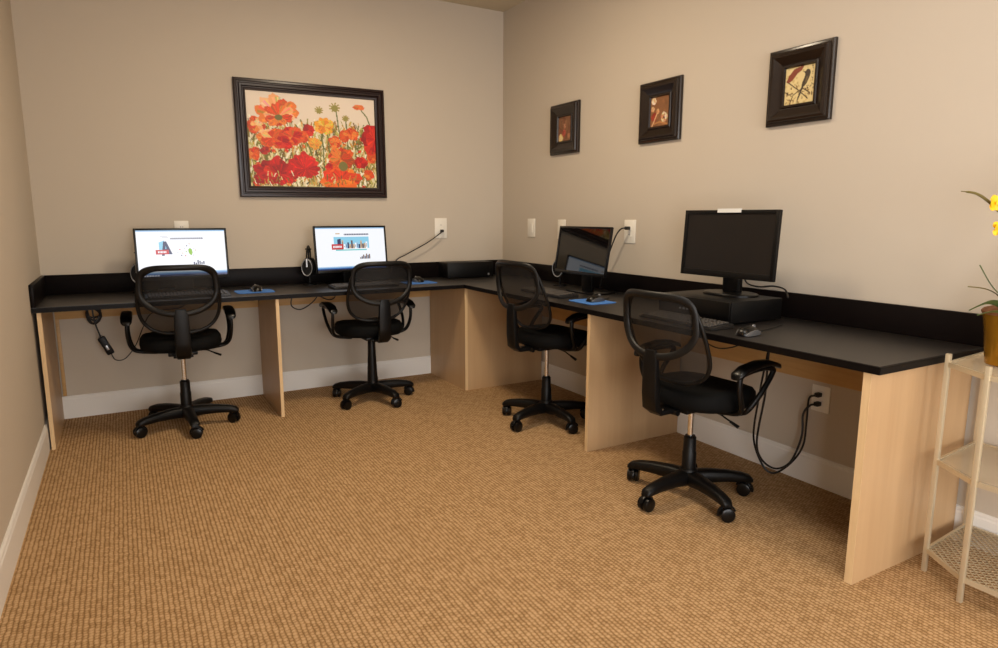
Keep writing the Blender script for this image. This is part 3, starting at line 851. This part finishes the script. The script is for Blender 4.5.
    petal_flower(fill, .42, .80, .12, [C(196, 26, 20), C(176, 18, 18)], 5, .9, (0, PI), 1)
    for k in range(60):
        x = rnd.random(); y = rnd.uniform(.88, 1.0)
        stroke(fill, [(x, y), (x+rnd.uniform(-.02, .02), y-rnd.uniform(.03, .07))], .003, rnd.choice(greens))

pic = tag(empty('framed_picture', (-1.4815, 0, 1.707)), 'large framed picture of red and orange poppies on the back wall', 'picture')
pic.rotation_euler = (0, -.009, 0)
frame_mesh(.998, .744, [(0, .002), (0, .022), (.006, .030), (.018, .032), (.022, .026), (.028, .026), (.034, .034), (.046, .034), (.052, .024), (.056, .024), (.060, .028), (.068, .026), (.072, .014), (.072, .002)]).build('picture_frame', FRMW, pic, ang=20)
art_object('poppy_print', raster(230, 170, poppies), .858, .604, pic, -.012)

def small_art(kind):
    rr = random.Random(kind)
    def paint(img, U, V, fill):
        if kind == 3:
            img[:] = C(214, 192, 136)
            for k in range(60):
                x, y = rr.random(), rr.random(); s = rr.uniform(.02, .06)
                fill([(x+s*math.cos(a)*rr.uniform(.6, 1), y+s*math.sin(a)*rr.uniform(.6, 1)) for a in [q*PI/4 for q in range(8)]], rr.choice([C(190, 160, 96), C(222, 200, 140), C(170, 140, 80)]), .6)
            dk = C(74, 52, 24)
            for pts in ([(.05, .35), (.2, .45), (.45, .62), (.8, .9)], [(.2, .98), (.3, .75), (.6, .6), (.85, .75)], [(.0, .62), (.15, .72), (.3, .7)]):
                stroke(fill, pts, .012, dk)
            for k in range(38):
                x, y = rr.random(), rr.uniform(.45, 1); a = rr.uniform(0, PI); s = rr.uniform(.05, .10)
                fill([(x, y), (x+s*math.cos(a)+.024, y+s*math.sin(a)), (x+1.6*s*math.cos(a), y+1.6*s*math.sin(a)), (x+s*math.cos(a)-.024, y+s*math.sin(a)+.02)], rr.choice([dk, C(96, 70, 36), C(120, 92, 50)]), .85)
            fill([(.05, .38), (.12, .22), (.3, .06), (.62, .0), (.55, .12), (.40, .2), (.28, .33), (.16, .4)], C(124, 50, 24))
            fill([(.12, .34), (.3, .2), (.5, .1), (.32, .18)], C(84, 30, 18))
            fill([(.72, .12), (.80, .14), (.83, .22), (.80, .34), (.72, .50), (.62, .58), (.50, .85), (.42, .98), (.46, .82), (.55, .60), (.58, .45), (.66, .28), (.66, .18)], C(54, 40, 22))
            fill([(.66, .18), (.58, .17), (.66, .22)], C(54, 40, 22))
            fill([(.70, .32), (.77, .30), (.72, .44), (.66, .50)], C(96, 78, 44))
            for k in range(10): fill([(.86+.02*(k % 3), .05+k*.05), (.92, .06+k*.05), (.9, .09+k*.05)], dk)
        elif kind == 2:
            img[:] = C(128, 84, 50)
            for k in range(50):
                x, y = rr.random(), rr.random(); s = rr.uniform(.02, .08)
                fill([(x+s*math.cos(a), y+s*math.sin(a)) for a in [q*PI/4 for q in range(8)]], rr.choice([C(112, 70, 40), C(146, 98, 60), C(134, 88, 54)]), .6)
            petal_flower(fill, .17, .14, .13, [C(222, 196, 160), C(206, 160, 110), C(232, 212, 184)], 6, 1)
            petal_flower(fill, .13, .40, .10, [C(190, 140, 96), C(206, 166, 120)], 6, 1)
            petal_flower(fill, .72, .72, .18, [C(226, 206, 172), C(210, 180, 140), C(190, 130, 90)], 7, 1); petal_flower(fill, .72, .73, .05, [C(90, 40, 26)], 5, 1)
            petal_flower(fill, .20, .68, .16, [C(130, 34, 22), C(150, 50, 30)], 6, 1)
            stroke(fill, [(.1, .98), (.25, .75), (.4, .5)], .025, C(206, 160, 120)); stroke(fill, [(.2, .9), (.5, .85), (.9, .95)], .02, C(176, 120, 70))
            petal_flower(fill, .4, .5, .09, [C(206, 156, 110), C(186, 120, 80)], 6, 1)
        else:
            img[:] = C(126, 86, 58)
            for k in range(60):
                x, y = rr.random(), rr.random(); s = rr.uniform(.02, .08)
                fill([(x+s*math.cos(a), y+s*math.sin(a)) for a in [q*PI/4 for q in range(8)]], rr.choice([C(104, 66, 42), C(150, 108, 76), C(122, 60, 44)]), .6)
            for k in range(9): stroke(fill, [(rr.random(), rr.random()), (rr.random(), rr.random()*.6)], .012, C(96, 56, 36))
            petal_flower(fill, .22, .86, .17, [C(226, 200, 140), C(212, 172, 110)], 7, 1)
            petal_flower(fill, .45, .68, .16, [C(150, 60, 46), C(176, 84, 66)], 7, 1); petal_flower(fill, .5, .40, .12, [C(176, 130, 100), C(150, 96, 70)], 6, 1)
            petal_flower(fill, .8, .8, .1, [C(170, 110, 80)], 6, 1)
    return raster(64, 64, paint)
COVE = [(0, .002), (0, .016), (.005, .022), (.014, .024), (.018, .034), (.026, .038), (.036, .036), (.062, .020), (.072, .016), (.076, .021), (.084, .021), (.088, .012), (.088, .002)]
for (y, z, k, lb) in ((-.842, 1.796, 1, 'small square brown framed picture nearest the room corner'), (-1.749, 1.790, 2, 'middle of three small square brown framed pictures, pale blossoms on brown'), (-2.622, 1.787, 3, 'small square brown framed picture of a dark bird on cream')):
    r = tag(empty('framed_picture', (0, y-.008, z), -PI/2), lb, 'picture', 'small square pictures on the right wall')
    frame_mesh(.322, .332, COVE).build('picture_frame', FRMW2, r, ang=20)
    art_object('print', small_art(k), .150, .160, r, -.011)

# ------------------------------------------------------------------ metal rack
rk = tag(empty('metal_rack', (-.24, -3.83, 0)), 'pale metal three-tier rack beside the end panel, holding the plant pot', 'rack')
ox, oy = -.24, -3.83
posts = [(-.345, -3.507), (-.443, -3.665), (-.443, -3.995), (-.345, -4.155), (-.03, -3.482), (-.03, -4.178)]
for i, (x, y) in enumerate(posts):
    zt = .768 if i not in (4, 5) else .752
    MB().box(x-ox-.0075, x-ox+.0075, y-oy-.0075, y-oy+.0075, 0, zt, .002).build('post', RACKM, rk)
order = [posts[0], posts[1], posts[2], posts[3], posts[5], posts[4]]
loc_ = [(x-ox, y-oy) for x, y in order]
def inside(px, py):
    c = False; j = len(loc_)-1
    for i in range(len(loc_)):
        xi, yi = loc_[i]; xj, yj = loc_[j]
        if (yi > py) != (yj > py) and px < (xj-xi)*(py-yi)/(yj-yi)+xi: c = not c
        j = i
    return c
for z in (.08, .40, .735):
    rim = MB(); pts = [(x, y, z) for x, y in loc_]
    for i in range(6):
        a, b = Vector(pts[i]), Vector(pts[(i+1) % 6]); d = (b-a).normalized(); n_ = Vector((-d.y, d.x, 0))*.004
        rim.loft([[p+n_+Vector((0, 0, -.010)), p-n_+Vector((0, 0, -.010)), p-n_+Vector((0, 0, .006)), p+n_+Vector((0, 0, .006))] for p in (a, b)])
    sh = rim.build('shelf_rim', RACKM, rk)
    g = MB()
    if z < .2:
        step = .017
        # diagonal wire lattice clipped to the outline
        for dirn in (1, -1):
            for q in range(-60, 61):
                c0 = q*step*1.414
                run = []
                for s_ in range(-90, 91):
                    px = s_*.008; py = dirn*px+c0
                    if inside(px, py): run.append((px, py, z+.0015*dirn))
                    else:
                        if len(run) > 1: g.tube([run[0], run[-1]], .0022, 5)
                        run = []
                if len(run) > 1: g.tube([run[0], run[-1]], .0022, 5)
        g.build('wire_lattice', RACKM, sh)
    else:
        g.prism(loc_, z-.003, z+.003); g.build('shelf_plate', RGLASS, sh)

# ------------------------------------------------------------------ potted plant
PX, PY, PZ = -.24, -3.63, .7415
pl = tag(empty('potted_plant', (PX, PY, PZ)), 'yellow flowered plant in an amber gold pot on the metal rack', 'plant')
MB().lathe([(.054, 0), (.061, .004), (.066, .05), (.073, .12), (.080, .158), (.082, .164), (.077, .166), (.072, .150), (.065, .145)], 32).build('pot', GOLD, pl)
MB().lathe([(.071, .150), (.084, .167), (.086, .174), (.078, .182), (.06, .188), (.03, .190), (.005, .190)], 24).build('moss', BARK, pl)
lv = Vector((-.867, .498, 0)); fv = Vector((-.498, -.867, 0)); zv = Vector((0, 0, 1))
def pp(l, f, z): return lv*l+fv*f+zv*(z-PZ)
def blade(name, pts, w, mat, side, parent=pl):
    P = spline(pts, 6); m_ = len(P); rings = []
    for i, p in enumerate(P):
        t = i/(m_-1); wd = w*math.sin(PI*min(1, .12+.88*t))**.6*(1 if t < .98 else .2)
        d = (P[min(i+1, m_-1)]-P[max(0, i-1)]).normalized(); s_ = d.cross(side).normalized() if side else None
        sd = side - d*side.dot(d); sd.normalize(); up_ = d.cross(sd)
        rings.append([p+sd*wd, p+up_*.0025-sd*.0, p-sd*wd, p-up_*.0012])
    return MB().loft(rings).build(name, mat, parent, ang=60)
blade('leaf', [pp(.01, .01, .90), pp(.05, .015, .935), pp(.10, .02, .948), pp(.162, .025, .922)], .013, LEAF, (fv+zv*.9).normalized())
blade('leaf', [pp(.01, .03, .90), pp(.06, .05, .918), pp(.11, .06, .925), pp(.168, .07, .914)], .014, LEAF, (fv+zv*.5).normalized())
blade('leaf', [pp(.0, .0, .90), pp(.04, .0, .955), pp(.085, .0, 1.0), pp(.128, .0, 1.062)], .011, LEAF, (fv+lv*.7).normalized())
blade('leaf', [pp(.0, -.01, .90), pp(.045, -.01, .96), pp(.09, -.01, .985), pp(.15, -.01, .993)], .0035, STEMB, fv)
blade('leaf', [pp(-.02, .0, .90), pp(-.06, .02, .98), pp(-.12, .03, 1.03), pp(-.19, .04, 1.02)], .014, LEAF, (fv+zv*.6).normalized())
blade('leaf', [pp(-.01, -.02, .90), pp(-.03, -.05, 1.0), pp(-.06, -.09, 1.08), pp(-.10, -.14, 1.10)], .012, LEAF, lv)
blade('leaf', [pp(.0, .02, .90), pp(-.02, .06, .97), pp(-.04, .11, 1.0), pp(-.06, .17, .97)], .014, LEAF, lv)
stem = [pp(0, 0, .90), pp(-.02, .0, 1.0), pp(-.02, 0, 1.12), pp(.03, 0, 1.195), pp(.09, 0, 1.228), pp(.125, 0, 1.258), pp(.165, 0, 1.281), pp(.212, 0, 1.288)]
SP = spline(stem, 6); MB().tube(SP, [.0028+.0014*max(0, math.sin(PI*(i/len(SP)-.5)*2)) if i < len(SP)-3 else .0015 for i in range(len(SP))], 6).build('flower_stem', STEMB, pl)
MB().tube(spline([pp(0, .01, .90), pp(-.05, .01, 1.05), pp(-.06, .01, 1.2), pp(-.02, .01, 1.30), pp(.05, .01, 1.33)], 6), .003, 6).build('flower_stem', STEMB, pl)
def blossom(c, r, seed):
    q = random.Random(seed); mb = MB()
    for k in range(6):
        a = 2*PI*k/6+q.uniform(-.2, .2); e = q.uniform(-.3, .5)
        d = lv*math.cos(a)+zv*math.sin(a); d = (d+fv*e).normalized(); sd = d.cross(fv).normalized()
        rings = []
        for t, wd in ((.08, .10), (.35, .34), (.65, .42), (.88, .26), (1.0, .06)):
            p = c+d*r*t+fv*(.25*r*t*t)
            rings.append([p+sd*wd*r, p+fv*.003, p-sd*wd*r, p-fv*.003])
        mb.loft(rings)
    mb.tube([c, c+fv*.4*r], [.12*r, .2*r], 8)
    return mb.build('flower', YEL, pl, ang=60)
blossom(pp(.112, .012, 1.252), .027, 1); blossom(pp(.098, .02, 1.176), .025, 2); blossom(pp(.02, .02, 1.24), .034, 3); blossom(pp(.05, .03, 1.34), .03, 4); blossom(pp(-.03, .02, 1.31), .034, 5)

# ------------------------------------------------------------------ lights (ceiling fixtures of the room)
LP = (13, 28, 15, 98, 96)
def ceiling_lamp(x, y, power, r, label, temp=(1, .96, .91)):
    o = tag(empty('ceiling_lamp', (x, y, CH)), label, 'lamp', 'round ceiling lamps')
    MB().lathe([(r+.02, -.0005), (r+.02, -.03), (r, -.036), (r, -.0005)], 32).build('lamp_rim', LAMPF, o)
    MB().lathe([(r-.002, -.026), (r-.002, -.028)], 32).build('lamp_diffuser', LAMPW, o)
    L = bpy.data.lights.new('lamp_light', 'AREA'); L.shape = 'DISK'; L.size = 2*r; L.energy = power; L.color = temp
    lo_ = bpy.data.objects.new('lamp_light', L); COL.objects.link(lo_); lo_.parent = o; lo_.location = (0, 0, -.04)
    return o
ceiling_lamp(-1.45, -3.35, LP[0], .28, 'round ceiling lamp in the middle of the room')
ceiling_lamp(-1.4, -1.65, LP[1], .20, 'round ceiling lamp over the desks', (1, .82, .58))
ceiling_lamp(-1.75, -6.0, LP[2], .28, 'round ceiling lamp at the front of the room')
# invented windows behind the camera, added as soft fill light: front and left wall
def added_window(name, loc, rz, w, h, power):
    """local: x along the wall, y into the room"""
    wd = empty(name, loc, rz); wd['kind'] = 'structure'
    hw = w/2
    m = MB()
    for (x0, x1, z0, z1) in ((-hw-.07, -hw, -.07, h+.07), (hw, hw+.07, -.07, h+.07), (-hw, hw, h, h+.07), (-hw, hw, -.07, 0), (-.025, .025, 0, h)):
        m.box(x0, x1, .0, .04, z0, z1, .003)
    m.build('added_window_frame', TRIM, wd)
    MB().box(-hw, hw, .004, .010, 0, h).build('added_glow_pane', FILL_PANE, wd)
    L = bpy.data.lights.new('added_fill_light', 'AREA'); L.shape = 'RECTANGLE'; L.size = w; L.size_y = h; L.energy = power; L.color = (.97, .985, 1)
    lo_ = bpy.data.objects.new('added_fill_light', L); COL.objects.link(lo_); lo_.parent = wd
    lo_.location = (0, .06, h/2); lo_.rotation_euler = (-PI/2, 0, PI)
FILL_PANE = emit('fill_glow_glass', (1, .98, .95, 1), 1.0)  # glowing pane of the invented windows
added_window('added_window_1', (-1.75, YF, .15), 0, 2.0, 2.05, LP[3])  # added for soft light from the front
added_window('added_window_2', (-W, -6.2, .15), -PI/2, 1.8, 2.05, LP[4])  # added to brighten the right wall and the space under its desk

w_ = bpy.data.worlds.new('World'); scene.world = w_; w_.use_nodes = True
w_.node_tree.nodes['Background'].inputs[0].default_value = (.05, .045, .04, 1)

# ------------------------------------------------------------------ camera
cam = bpy.data.cameras.new('Camera'); co = bpy.data.objects.new('Camera', cam); COL.objects.link(co)
cam.sensor_width = 36; cam.lens = 36*652.25/998; cam.clip_start = .02
yaw, pitch, roll = .5215, -.1628, .0025
R3 = Matrix.Rotation(-yaw, 3, 'Z') @ Matrix.Rotation(PI/2+pitch, 3, 'X') @ Matrix.Rotation(roll, 3, 'Z')
co.matrix_world = Matrix.Translation((-2.6676, -4.5878, 1.2069)) @ R3.to_4x4()
scene.camera = co
vs = scene.view_settings
vs.view_transform = 'Standard'; vs.look = 'None'; vs.gamma = 1; vs.use_curve_mapping = False
vs.exposure = 0
